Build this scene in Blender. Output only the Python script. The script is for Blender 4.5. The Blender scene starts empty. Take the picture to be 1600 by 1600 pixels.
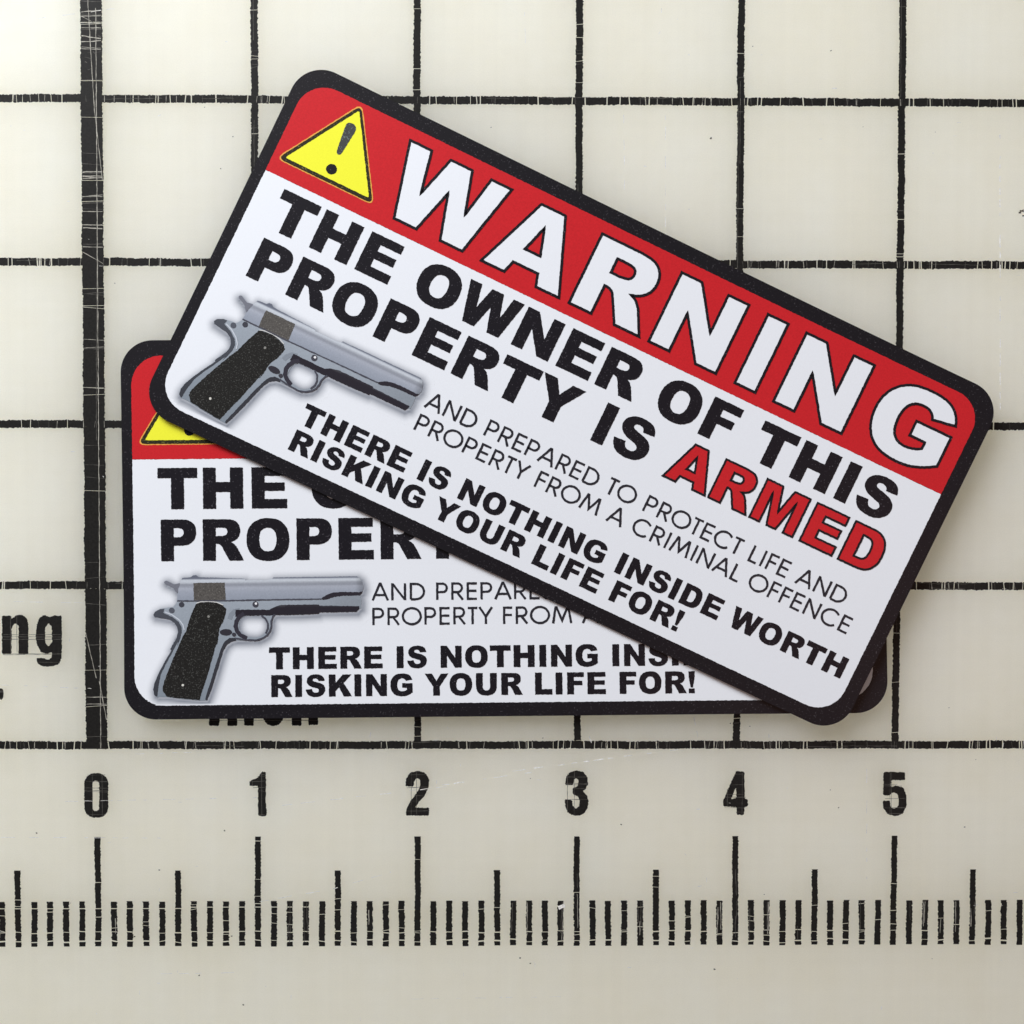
import bpy, math, random
from mathutils import Vector
from mathutils.geometry import delaunay_2d_cdt

random.seed(7)
SC = bpy.context.scene
COL = SC.collection
INCH = 0.0254

# ------------------------------------------------------------ camera, world, lamps, exposure
cam_d = bpy.data.cameras.new('camera')
cam_d.sensor_width = 36.0
cam_d.lens = 1787.0 / 1600.0 * 36.0
cam_d.clip_start = 0.005
cam_d.clip_end = 20.0
cam = bpy.data.objects.new('camera', cam_d)
cam.location = (0.0640149, 0.0418076, 0.1809349)
cam.rotation_euler = (-0.0261760, -0.0096615, 0.0016913)
COL.objects.link(cam)
SC.camera = cam

world = bpy.data.worlds.new('World')
SC.world = world
world.use_nodes = True
bg = world.node_tree.nodes['Background']
bg.inputs['Color'].default_value = (1.0, 0.955, 0.89, 1)
bg.inputs['Strength'].default_value = 0.15


def area_lamp(name, loc, target, size, power, color):
    d = bpy.data.lights.new(name, 'AREA')
    d.shape = 'RECTANGLE'
    d.size, d.size_y = size
    d.energy = power
    d.color = color
    o = bpy.data.objects.new(name, d)
    o.location = loc
    o.rotation_euler = (Vector(target) - Vector(loc)).to_track_quat('-Z', 'Y').to_euler()
    COL.objects.link(o)
    return o


area_lamp('window_light', (-0.22, 0.49, 0.27), (0.05, 0.065, 0.0), (0.40, 0.26), 7.05, (0.965, 0.98, 1.0))

# warm lamp added without a known source, for brown sheen on the raised right-hand corners
area_lamp('added_sheen_lamp', (0.215, -0.012, 0.34), (0.125, 0.020, 0.0), (0.04, 0.04), 0.085, (1.0, 0.42, 0.26))

SC.view_settings.view_transform = 'Standard'
SC.view_settings.look = 'None'
SC.view_settings.exposure = 0.0
SC.view_settings.gamma = 1.0
SC.view_settings.use_curve_mapping = False


# ------------------------------------------------------------ small helpers
def lin(c):
    c = c / 255.0
    return c / 12.92 if c <= 0.04045 else ((c + 0.055) / 1.055) ** 2.4


def rgb(r, g, b):
    return (lin(r), lin(g), lin(b))


class Nodes:
    def __init__(self, name):
        self.m = bpy.data.materials.new(name)
        self.m.use_nodes = True
        self.t = self.m.node_tree
        self.p = self.t.nodes['Principled BSDF']

    def n(self, kind, **kw):
        x = self.t.nodes.new(kind)
        for k, v in kw.items():
            setattr(x, k, v)
        return x

    def l(self, a, b):
        self.t.links.new(a, b)

    def coord(self, scale):
        c = self.n('ShaderNodeTexCoord')
        mp = self.n('ShaderNodeMapping')
        mp.inputs['Scale'].default_value = scale
        self.l(c.outputs['Object'], mp.inputs['Vector'])
        return mp.outputs['Vector']

    def noise(self, scale, detail=2.0, rough=0.5):
        x = self.n('ShaderNodeTexNoise')
        x.inputs['Scale'].default_value = 1.0
        x.inputs['Detail'].default_value = detail
        x.inputs['Roughness'].default_value = rough
        if not isinstance(scale, tuple):
            scale = (scale,) * 3
        self.l(self.coord(scale), x.inputs['Vector'])
        return x.outputs['Fac']

    def ramp(self, fac, stops):
        r = self.n('ShaderNodeValToRGB')
        e = r.color_ramp.elements
        while len(e) < len(stops):
            e.new(0.5)
        for el, (p, c) in zip(e, stops):
            el.position = p
            el.color = (*c, 1) if isinstance(c, tuple) else (c, c, c, 1)
        self.l(fac, r.inputs['Fac'])
        return r.outputs['Color']

    def mix(self, fac, a, b, mode='MIX'):
        x = self.n('ShaderNodeMix', data_type='RGBA', blend_type=mode)
        for s, i in ((fac, 0), (a, 6), (b, 7)):
            if isinstance(s, (int, float)):
                x.inputs[i].default_value = s
            elif isinstance(s, tuple):
                x.inputs[i].default_value = (*s, 1)
            else:
                self.l(s, x.inputs[i])
        return x.outputs[2]

    def bump(self, height, strength, dist):
        b = self.n('ShaderNodeBump')
        b.inputs['Strength'].default_value = strength
        b.inputs['Distance'].default_value = dist
        self.l(height, b.inputs['Height'])
        self.l(b.outputs['Normal'], self.p.inputs['Normal'])


def print_material(name, color, speck=None, speck_amount=0.66, vary=0.06, rough=0.42, attr=False, spec=0.20):
    """Ink printed on laminated vinyl: fine mottling, optional lighter pin-prick specks in the colour."""
    k = Nodes(name)
    if attr:
        a = k.n('ShaderNodeAttribute', attribute_name='tone')
        base = a.outputs['Color']
    else:
        base = color
    mott = k.ramp(k.noise(3800.0, 3.0, 0.7), [(0.3, 1.0 - vary), (0.7, 1.0 + vary)])
    c = k.mix(1.0, base, mott, 'MULTIPLY')
    if speck:
        s = k.ramp(k.noise(4600.0, 1.0, 0.4), [(speck_amount, 0.0), (speck_amount + 0.09, 1.0)])
        c = k.mix(s, c, speck)
    k.l(c, k.p.inputs['Base Color'])
    k.p.inputs['Roughness'].default_value = rough
    k.p.inputs['Specular IOR Level'].default_value = spec
    k.bump(k.noise(5200.0, 2.0, 0.6), 0.12, 0.00002)
    return k.m


M = {}
M['black_print'] = print_material('black_print', (0.009, 0.008, 0.011), speck=(0.060, 0.056, 0.064), speck_amount=0.66)
M['black_text'] = print_material('black_text', (0.009, 0.008, 0.012), speck=(0.09, 0.085, 0.10), speck_amount=0.68)
M['thin_text'] = print_material('thin_text', (0.022, 0.022, 0.030))
M['white_print'] = print_material('white_print', (0.75, 0.785, 0.845), vary=0.015)
M['red_print'] = print_material('red_print', (0.525, 0.0155, 0.022), vary=0.10)
M['yellow_print'] = print_material('yellow_print', (0.80, 0.81, 0.042), vary=0.03)
M['gold_print'] = print_material('gold_print', (0.72, 0.36, 0.07), vary=0.10)
M['rim_print'] = print_material('rim_print', (0.022, 0.019, 0.010), speck=(0.16, 0.15, 0.04), speck_amount=0.64)
M['grey_mark'] = print_material('grey_mark', (0.052, 0.054, 0.056), speck=(0.16, 0.20, 0.19), speck_amount=0.60)
M['tone_print'] = print_material('tone_print', None, vary=0.07, attr=True)
M['shadow_print'] = print_material('shadow_print', None, vary=0.015, attr=True)
M['grip_print'] = print_material('grip_print', (0.014, 0.0135, 0.013), speck=(0.062, 0.064, 0.061), speck_amount=0.60, vary=0.3)
M['serration_print'] = print_material('serration_print', (0.085, 0.080, 0.076), speck=(0.17, 0.165, 0.15), speck_amount=0.62, vary=0.35)


def mat_plastic():
    k = Nodes('mat_plastic')
    streak_v = k.ramp(k.noise((420.0, 5.0, 1.0), 3.0, 0.65), [(0.35, 0.975), (0.65, 1.0)])
    streak_h = k.ramp(k.noise((6.0, 500.0, 1.0), 2.0, 0.6), [(0.35, 0.988), (0.65, 1.0)])
    cloud = k.ramp(k.noise(55.0, 4.0, 0.62), [(0.3, (0.925, 0.93, 0.915)), (0.7, (1.0, 1.0, 0.99))])
    c = k.mix(1.0, (0.985, 0.93, 0.735), streak_v, 'MULTIPLY')
    c = k.mix(1.0, c, streak_h, 'MULTIPLY')
    c = k.mix(1.0, c, cloud, 'MULTIPLY')
    grain = k.ramp(k.noise(5000.0, 2.0, 0.6), [(0.3, 0.97), (0.7, 1.02)])
    c = k.mix(1.0, c, grain, 'MULTIPLY')
    k.l(c, k.p.inputs['Base Color'])
    k.p.inputs['Subsurface Weight'].default_value = 1.0
    k.p.inputs['Subsurface Radius'].default_value = (1.0, 0.97, 0.86)
    k.p.inputs['Subsurface Scale'].default_value = 0.0450
    k.p.inputs['Roughness'].default_value = 0.42
    k.p.inputs['Specular IOR Level'].default_value = 0.35
    k.bump(k.noise((2500.0, 300.0, 1.0), 3.0, 0.6), 0.10, 0.00003)
    return k.m


def ink(name, col, rough=0.45, spec=0.14):
    k = Nodes(name)
    c = k.ramp(k.noise(2500.0, 3.0, 0.65), [(0.3, tuple(x * 0.7 for x in col)), (0.7, tuple(min(1.0, x * 1.4) for x in col))])
    k.l(c, k.p.inputs['Base Color'])
    k.p.inputs['Roughness'].default_value = rough
    k.p.inputs['Specular IOR Level'].default_value = spec
    k.bump(k.noise(3000.0, 2.0, 0.6), 0.15, 0.00002)
    return k.m


M['mat'] = mat_plastic()
M['ink'] = ink('mat_ink', (0.013, 0.0125, 0.012))
M['worn_ink'] = ink('worn_ink', (0.085, 0.082, 0.075))
M['cut'] = ink('cut_groove', (0.36, 0.35, 0.31))
M['bright_cut'] = ink('bright_cut', (0.80, 0.79, 0.73))
M['dirt'] = ink('dirt', (0.09, 0.08, 0.06))


def obj(name, verts, faces, mats, parent=None, face_mats=None, tones=None, origin=(0, 0, 0)):
    me = bpy.data.meshes.new(name)
    ox, oy, oz = origin
    me.from_pydata([(x - ox, y - oy, z - oz) for x, y, z in verts], [], faces)
    for m in (mats if isinstance(mats, (list, tuple)) else [mats]):
        me.materials.append(m)
    if face_mats:
        me.polygons.foreach_set('material_index', face_mats)
    if tones:
        a = me.color_attributes.new('tone', 'FLOAT_COLOR', 'POINT')
        flat = []
        for t in tones:
            flat.extend((t[0], t[1], t[2], 1.0))
        a.data.foreach_set('color', flat)
    me.update()
    o = bpy.data.objects.new(name, me)
    COL.objects.link(o)
    if parent:
        o.parent = parent
    return o


def empty(name, loc, label, cat, group=None):
    o = bpy.data.objects.new(name, None)
    o.empty_display_size = 0.01
    o.location = loc
    o['label'] = label
    o['category'] = cat
    if group:
        o['group'] = group
    COL.objects.link(o)
    return o


# ------------------------------------------------------------ flat outline tools (2-D)
def resample(poly, step, closed=True):
    out = []
    n = len(poly)
    for i in range(n if closed else n - 1):
        a, b = poly[i], poly[(i + 1) % n]
        d = math.dist(a, b)
        k = max(1, int(round(d / step)))
        for j in range(k):
            t = j / k
            out.append((a[0] + (b[0] - a[0]) * t, a[1] + (b[1] - a[1]) * t))
    if not closed:
        out.append(poly[-1])
    return out


def jitter(poly, amp, rng):
    """Roughens an outline the way a halftone or a screen print does."""
    out = []
    n = len(poly)
    for i in range(n):
        a, b = poly[i - 1], poly[(i + 1) % n]
        dx, dy = b[0] - a[0], b[1] - a[1]
        L = math.hypot(dx, dy) or 1.0
        s = rng.uniform(-amp, amp)
        out.append((poly[i][0] - dy / L * s, poly[i][1] + dx / L * s))
    return out


def smooth(poly, rounds=2):
    for _ in range(rounds):
        out = []
        n = len(poly)
        for i in range(n):
            a, b = poly[i], poly[(i + 1) % n]
            out.append((a[0] * .75 + b[0] * .25, a[1] * .75 + b[1] * .25))
            out.append((a[0] * .25 + b[0] * .75, a[1] * .25 + b[1] * .75))
        poly = out
    return poly


def inside(p, poly):
    x, y = p
    c = False
    n = len(poly)
    j = n - 1
    for i in range(n):
        xi, yi = poly[i]
        xj, yj = poly[j]
        if (yi > y) != (yj > y) and x < (xj - xi) * (y - yi) / (yj - yi) + xi:
            c = not c
        j = i
    return c


def fill(contours, grid=None):
    """Triangulates contours (even-odd), optionally with interior points on a grid."""
    vs, es = [], []
    for c in contours:
        b = len(vs)
        n = len(c)
        vs.extend(Vector(p) for p in c)
        es.extend((b + i, b + (i + 1) % n) for i in range(n))
    if grid:
        xs = [v.x for v in vs]
        ys = [v.y for v in vs]
        nx = int((max(xs) - min(xs)) / grid)
        ny = int((max(ys) - min(ys)) / grid)
        for i in range(1, nx + 1):
            for j in range(1, ny + 1):
                p = (min(xs) + i * grid - grid * 0.31, min(ys) + j * grid - grid * 0.37)
                if sum(inside(p, c) for c in contours) % 2:
                    vs.append(Vector(p))
    r = delaunay_2d_cdt(vs, es, [], 0, 1e-5)
    pts = [(v.x, v.y) for v in r[0]]
    faces = []
    for f in r[2]:
        cx = sum(pts[i][0] for i in f) / len(f)
        cy = sum(pts[i][1] for i in f) / len(f)
        if sum(inside((cx, cy), c) for c in contours) % 2:
            faces.append(tuple(f))
    used = sorted({i for f in faces for i in f})
    mp = {a: b for b, a in enumerate(used)}
    return [pts[i] for i in used], [tuple(mp[i] for i in f) for f in faces]


def ribbon(line, width, closed=False):
    """A strip of quads along a polyline."""
    n = len(line)
    L, R = [], []
    for i in range(n):
        if closed:
            a, b, c = line[i - 1], line[i], line[(i + 1) % n]
        else:
            a, b, c = line[max(0, i - 1)], line[i], line[min(n - 1, i + 1)]
        d1 = (b[0] - a[0], b[1] - a[1])
        d2 = (c[0] - b[0], c[1] - b[1])
        l1 = math.hypot(*d1)
        l2 = math.hypot(*d2)
        if l1 < 1e-9:
            d1, l1 = d2, l2
        if l2 < 1e-9:
            d2, l2 = d1, l1
        n1 = (-d1[1] / l1, d1[0] / l1)
        n2 = (-d2[1] / l2, d2[0] / l2)
        m = (n1[0] + n2[0], n1[1] + n2[1])
        ml = math.hypot(*m)
        if ml < 1e-6:
            m, ml = n1, 1.0
        m = (m[0] / ml, m[1] / ml)
        cosv = max(0.42, m[0] * n1[0] + m[1] * n1[1])
        w = width * 0.5 / cosv
        L.append((b[0] + m[0] * w, b[1] + m[1] * w))
        R.append((b[0] - m[0] * w, b[1] - m[1] * w))
    vs = L + R
    fs = []
    for i in range(n if closed else n - 1):
        j = (i + 1) % n
        fs.append((i, j, n + j, n + i))
    return vs, fs


def rounded(x0, y0, x1, y1, r, seg=14):
    """Rounded rectangle; r = radii for the corners tl, tr, br, bl (y runs down)."""
    out = []
    for (cx, cy, a0, rr) in ((x0 + r[0], y0 + r[0], 180, r[0]), (x1 - r[1], y0 + r[1], 270, r[1]),
                             (x1 - r[2], y1 - r[2], 0, r[2]), (x0 + r[3], y1 - r[3], 90, r[3])):
        if rr < 0.01:
            out.append((cx, cy))
            continue
        for i in range(seg + 1):
            a = math.radians(a0 + 90.0 * i / seg)
            out.append((cx + rr * math.cos(a), cy + rr * math.sin(a)))
    return out


# ------------------------------------------------------------ lettering
# heavy grotesque capitals: outlines in 1/1000 em, capital height 716
HEAVY = {
    'A': (778, 'M0 0 L272 716 L515 716 L786 0 L552 0 L516 118 L266 118 L231 0 Z M313 273 L467 273 L390 528 Z'),
    'D': (778, 'M73 716 L402 716 Q499 716 559 690 Q619 663 658 614 Q697 564 714 498 Q732 433 732 360 Q732 245 706 182 Q680 118 633 75 Q586 31 532 16 Q459 0 402 0 L73 0 Z M294 554 L294 162 L348 162 Q418 162 448 178 Q477 193 494 232 Q511 270 511 357 Q511 472 473 513 Q436 554 349 554 Z'),
    'E': (722, 'M73 716 L666 716 L666 563 L295 563 L295 449 L639 449 L639 303 L295 303 L295 162 L677 162 L677 0 L73 0 Z'),
    'F': (667, 'M73 716 L619 716 L619 562 L296 562 L296 441 L572 441 L572 297 L296 297 L296 0 L73 0 Z'),
    'G': (833, 'M428 264 L428 413 L770 413 L770 108 Q672 41 597 16 Q522 -12 418 -12 Q291 -12 210 31 Q130 75 86 161 Q43 247 43 358 Q43 475 91 562 Q140 648 233 693 Q306 728 429 728 Q547 728 606 706 Q665 685 704 640 Q743 595 763 526 L549 488 Q536 529 504 550 Q473 572 425 572 Q353 572 310 522 Q268 472 268 364 Q268 249 311 200 Q354 150 431 150 Q468 150 502 160 Q535 171 579 197 L579 264 Z'),
    'H': (833, 'M74 716 L296 716 L296 466 L537 466 L537 716 L760 716 L760 0 L537 0 L537 290 L296 290 L296 0 L74 0 Z'),
    'I': (389, 'M83 716 L306 716 L306 0 L83 0 Z'),
    'K': (833, 'M76 716 L298 716 L298 445 L530 716 L825 716 L563 444 L837 0 L564 0 L412 293 L298 173 L298 0 L76 0 Z'),
    'L': (667, 'M73 716 L295 716 L295 177 L640 177 L640 0 L73 0 Z'),
    'M': (944, 'M73 716 L365 716 L477 280 L589 716 L880 716 L880 0 L699 0 L699 546 L559 0 L395 0 L255 546 L255 0 L73 0 Z'),
    'N': (833, 'M74 716 L281 716 L551 319 L551 716 L760 716 L760 0 L551 0 L283 394 L283 0 L74 0 Z'),
    'O': (833, 'M43 358 Q43 533 140 630 Q238 728 412 728 Q590 728 686 632 Q783 536 783 364 Q783 239 741 159 Q699 79 620 33 Q540 -12 422 -12 Q302 -12 222 26 Q143 65 93 148 Q43 230 43 358 Z M264 357 Q264 249 304 202 Q345 155 413 155 Q484 155 522 201 Q561 247 561 367 Q561 467 520 514 Q480 560 411 560 Q344 560 304 514 Q264 467 264 357 Z'),
    'P': (722, 'M73 716 L441 716 Q561 716 621 659 Q681 602 681 496 Q681 387 616 326 Q550 265 416 265 L295 265 L295 0 L73 0 Z M295 410 L349 410 Q413 410 439 432 Q465 455 465 489 Q465 522 443 546 Q421 569 359 569 L295 569 Z'),
    'R': (778, 'M73 0 L73 716 L442 716 Q544 716 598 698 Q652 681 685 634 Q718 586 718 518 Q718 459 693 416 Q668 373 624 346 Q596 329 547 318 Q586 305 604 292 Q616 283 639 254 Q662 226 670 210 L777 0 L527 0 L409 219 Q386 261 368 275 Q343 291 312 291 L295 291 L295 0 Z M295 426 L388 426 Q403 426 446 436 Q468 440 482 458 Q495 476 495 499 Q495 533 474 551 Q452 569 393 569 L295 569 Z'),
    'S': (722, 'M36 237 L246 250 Q253 199 274 172 Q308 129 371 129 Q418 129 444 151 Q469 173 469 202 Q469 229 445 251 Q421 273 335 292 Q194 323 134 376 Q73 430 73 513 Q73 567 104 615 Q136 663 199 696 Q262 728 372 728 Q507 728 578 678 Q648 628 661 518 L453 506 Q445 554 418 576 Q392 597 346 597 Q308 597 288 581 Q269 565 269 541 Q269 524 285 511 Q301 497 358 484 Q500 454 562 422 Q623 391 651 345 Q679 299 679 242 Q679 175 642 118 Q605 62 538 25 Q472 -12 371 -12 Q193 -12 124 56 Q56 125 36 237 Z'),
    'T': (722, 'M21 716 L701 716 L701 539 L472 539 L472 0 L250 0 L250 539 L21 539 Z'),
    'U': (833, 'M538 716 L760 716 L760 289 Q760 226 740 170 Q721 114 679 72 Q637 30 591 13 Q527 -12 437 -12 Q385 -12 324 -5 Q262 2 221 24 Q180 47 146 88 Q111 129 98 173 Q78 244 78 298 L78 716 L299 716 L299 279 Q299 220 332 187 Q364 154 419 154 Q474 154 506 187 Q538 220 538 279 Z'),
    'W': (1000, 'M2 716 L213 716 L289 317 L400 716 L611 716 L722 317 L798 716 L998 716 L840 0 L622 0 L505 426 L389 0 L171 0 Z'),
    'Y': (778, 'M-2 716 L245 716 L390 474 L535 716 L781 716 L501 297 L501 0 L279 0 L279 297 Z'),
    '!': (333, 'M65 716 L269 716 L269 550 L206 190 L128 190 L65 550 Z M69 0 L264 0 L264 154 L69 154 Z'),
    ' ': (333, ''),
}


def arc(cx, cy, rx, ry, a0, a1, n=22):
    return [(cx + rx * math.cos(math.radians(a0 + (a1 - a0) * i / n)),
             cy + ry * math.sin(math.radians(a0 + (a1 - a0) * i / n))) for i in range(n + 1)]


# thin geometric capitals: centre lines, capital height 740
THIN = {
    'A': (740, [[(35, 0), (352, 722), (388, 722), (705, 0)], [(165, 235), (575, 235)]]),
    'C': (813, [arc(445, 370, 385, 350, 42, 318)]),
    'D': (744, [[(95, 35), (300, 35)] + arc(300, 370, 365, 335, -90, 90) + [(95, 705), (95, 35)]]),
    'E': (536, [[(490, 705), (95, 705), (95, 35), (490, 35)], [(120, 380), (475, 380)]]),
    'F': (485, [[(450, 705), (95, 705), (95, 0)], [(120, 385), (430, 385)]]),
    'I': (226, [[(113, 0), (113, 740)]]),
    'L': (462, [[(95, 740), (95, 35), (430, 35)]]),
    'M': (919, [[(65, 0), (185, 700), (222, 700), (459, 130), (697, 700), (734, 700), (854, 0)]]),
    'N': (740, [[(95, 0), (95, 690), (125, 690), (615, 50), (645, 50), (645, 740)]]),
    'O': (869, [arc(434, 370, 388, 350, 0, 360, 40)]),
    'P': (592, [[(95, 0), (95, 705), (320, 705)] + arc(320, 520, 190, 185, 90, -90) + [(95, 335)]]),
    'R': (607, [[(95, 0), (95, 705), (320, 705)] + arc(320, 520, 190, 185, 90, -90) + [(95, 335)], [(290, 335), (545, 0)]]),
    'T': (426, [[(5, 705), (421, 705)], [(213, 690), (213, 0)]]),
    'Y': (592, [[(25, 740), (296, 320), (567, 740)], [(296, 335), (296, 0)]]),
    ' ': (277, []),
}


def parse(path):
    out, cur = [], []
    tok = path.replace('M', ' M ').replace('L', ' L ').replace('Q', ' Q ').replace('Z', ' Z ').split()
    i, cmd = 0, None
    while i < len(tok):
        if tok[i] in 'MLQZ':
            cmd = tok[i]
            i += 1
            if cmd == 'Z':
                if math.dist(cur[0], cur[-1]) < 1e-6:
                    cur.pop()
                out.append(cur)
                cur = []
            continue
        if cmd in 'ML':
            cur.append((float(tok[i]), float(tok[i + 1])))
            i += 2
        else:
            q = (float(tok[i]), float(tok[i + 1]))
            e = (float(tok[i + 2]), float(tok[i + 3]))
            s = cur[-1]
            for k in range(1, 6):
                t = k / 5
                cur.append(((1 - t) ** 2 * s[0] + 2 * t * (1 - t) * q[0] + t * t * e[0],
                            (1 - t) ** 2 * s[1] + 2 * t * (1 - t) * q[1] + t * t * e[1]))
            i += 4
    return out


def line_heavy(text, u0, u1, v_top, v_base, sx=None):
    """Contours of every letter of a line, fitted from u0 to u1; sx fixes the stretch and tracks instead."""
    s = (v_base - v_top) / 716.0
    glyphs = [(HEAVY[c][0], parse(HEAVY[c][1])) for c in text]
    nat = sum(g[0] for g in glyphs)
    lo = min(p[0] for c in glyphs[0][1] for p in c)
    hi = max(p[0] for c in glyphs[-1][1] for p in c)
    span = nat - lo - (glyphs[-1][0] - hi)
    track = 0.0
    if sx is None:
        sx = (u1 - u0) / (span * s)
    else:
        track = ((u1 - u0) / (s * sx) - span) / (len(text) - 1)
    x = -lo
    out = []
    for adv, cs in glyphs:
        if cs:
            out.append([[(u0 + (x + p[0]) * s * sx, v_base - p[1] * s) for p in c] for c in cs])
        x += adv + track
    return out


def line_thin(text, u0, u1, v_top, v_base):
    s = (v_base - v_top) / 740.0
    x = 0.0
    pos = []
    for c in text:
        pos.append(x)
        x += THIN[c][0]
    last = THIN[text[-1]]
    hi = pos[-1] + max(p[0] for l in last[1] for p in l) + 40
    lo = min(p[0] for l in THIN[text[0]][1] for p in l) - 40
    track = ((u1 - u0) / s - (hi - lo)) / (len(text) - 1)
    out = []
    for i, (c, px) in enumerate(zip(text, pos)):
        for l in THIN[c][1]:
            out.append([(u0 + (px - lo + p[0] + i * track) * s, v_base - p[1] * s) for p in l])
    return out


# ------------------------------------------------------------ the cutting mat (plane z = 0, origin at the 0 mark)
GX0, GX1, GY0, GY1 = -4.2, 9.8, -3.6, 7.6
mat_root = empty('cutting_mat', (2.8 * INCH, 2.0 * INCH, 0.0),
                 'scratched cream cutting mat printed with a black inch grid and ruler, under both stickers', 'cutting mat')
MO = tuple(mat_root.location)


def sheet_box(name, x0, y0, x1, y1, z0, z1, b, m, parent, origin):
    """Flat slab with a chamfered top edge."""
    v = [(x0, y0, z0), (x1, y0, z0), (x1, y1, z0), (x0, y1, z0),
         (x0, y0, z1 - b), (x1, y0, z1 - b), (x1, y1, z1 - b), (x0, y1, z1 - b),
         (x0 + b, y0 + b, z1), (x1 - b, y0 + b, z1), (x1 - b, y1 - b, z1), (x0 + b, y1 - b, z1)]
    f = [(3, 2, 1, 0), (8, 9, 10, 11)]
    for i in range(4):
        j = (i + 1) % 4
        f += [(i, j, 4 + j, 4 + i), (4 + i, 4 + j, 8 + j, 8 + i)]
    return obj(name, v, f, m, parent, origin=origin)


sheet_box('mat_sheet', GX0 * INCH, GY0 * INCH, GX1 * INCH, GY1 * INCH, -0.014, 0.0, 0.0005, M['mat'], mat_root, MO)

Z_INK = 0.000015
Z_CUT = 0.000030
PX = 1.0 / 251.0                       # about one photo pixel in inches
cuts_v, cuts_f, cuts_m = [], [], []    # knife cuts and specks laid over the ink


def add_cut(a, b, w, mat_i, wob=0.0, z=Z_CUT):
    """One knife cut from a to b (inches), w inches wide, uneven."""
    L = math.dist(a, b)
    n = max(2, int(L / (6 * PX)))
    dx, dy = (b[0] - a[0]) / L, (b[1] - a[1]) / L
    base = len(cuts_v)
    for i in range(n + 1):
        t = i / n
        o = random.uniform(-wob, wob)
        h = w * 0.5 * random.uniform(0.45, 1.25)
        x, y = a[0] + (b[0] - a[0]) * t - dy * o, a[1] + (b[1] - a[1]) * t + dx * o
        zz = z + 0.000001 * (base % 7)
        cuts_v.append(((x - dy * h) * INCH, (y + dx * h) * INCH, zz))
        cuts_v.append(((x + dy * h) * INCH, (y - dx * h) * INCH, zz))
    for i in range(n):
        k = base + 2 * i
        cuts_f.append((k, k + 1, k + 3, k + 2))
        cuts_m.append(mat_i)


def ink_strip(name, a, b, width, gaps, label=None, rough=0.45, z=Z_INK):
    """A printed line from a to b (inches) with ragged edges; gaps are (t, w, slant) knife cuts through the ink."""
    L = math.dist(a, b)
    dx, dy = (b[0] - a[0]) / L, (b[1] - a[1]) / L
    cutsl = sorted((t, w, s) for t, w, s in gaps if 0.0 < t < L)
    spans = []
    s0, sl0 = 0.0, 0.0
    for t, w, sl in cutsl:
        if t - w / 2 > s0 + PX:
            spans.append((s0, t - w / 2, sl0, sl))
            s0, sl0 = t + w / 2, sl
    spans.append((s0, L, sl0, 0.0))
    vs, fs = [], []
    ph = random.uniform(0, 100)
    for (p, q, sa, sb) in spans:
        n = max(1, int((q - p) / (2.0 * PX)))
        base = len(vs)
        for i in range(n + 1):
            f = i / n
            t = p + (q - p) * f
            drift = 0.45 * PX * math.sin(t * 7.0 + ph) + 0.3 * PX * math.sin(t * 23.0 + 2 * ph)
            h1 = width / 2 + drift + random.gauss(0, rough * PX)
            h2 = width / 2 - drift * 0.6 + random.gauss(0, rough * PX)
            if i == n:                 # the butt end keeps clear of the next cut
                pass
            sl = sa * (1 - f) ** 8 + sb * f ** 8
            for hh, sg in ((h1, 1), (-h2, -1)):
                tt = t + sl * sg * 0.5
                x = a[0] + dx * tt - dy * hh
                y = a[1] + dy * tt + dx * hh
                vs.append((x * INCH, y * INCH, z))
        for i in range(n):
            k = base + 2 * i
            fs.append((k, k + 1, k + 3, k + 2))
    o = obj(name, vs, fs, M['ink'], mat_root, origin=MO)
    if label:
        o['label'] = label
    return o


def random_gaps(L, every, wlo, whi, slant):
    out, t = [], random.uniform(0, every)
    while t < L:
        out.append((t, random.uniform(wlo, whi) * PX, random.gauss(0, slant) * PX))
        t += random.expovariate(1.0 / every) + 2 * PX
    return out


# horizontal grid lines; the vertical ones stop against the bottom line
HW, VW, TW = 12 * PX, 11 * PX, 33.3 * PX
ys = [0, 1, 2, 3, 4, 5, 6, 7]
for y in ys:
    a, b = (GX0 + 0.3, y), (GX1 - 0.3, y)
    L = b[0] - a[0]
    dense = {0: 0.085, 4: 0.085, 3: 0.080, 2: 0.10, 1: 0.095}.get(y, 0.09)
    ink_strip('grid_line', a, b, HW, random_gaps(L, dense, 0.5, 1.7, 0.7), z=Z_INK)
    t = GX0 + 0.3
    while t < GX1 - 0.3:               # shallow cuts that only grey the ink
        w = random.uniform(0.45, 1.0) * PX
        s = random.gauss(0, 0.9) * PX
        add_cut((t, y - HW * 0.42), (t + s, y + HW * 0.42), w, random.choice((0, 0, 1)))
        t += random.expovariate(1 / 0.075)
    for _ in range(5):                 # lengthwise scuffs
        x = random.uniform(-0.6, 5.6)
        yy = y + random.uniform(-0.35, 0.35) * HW
        add_cut((x, yy), (x + random.uniform(0.1, 0.4), yy + random.uniform(-2, 2) * PX), 0.8 * PX, 0, 0.5 * PX)

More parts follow.
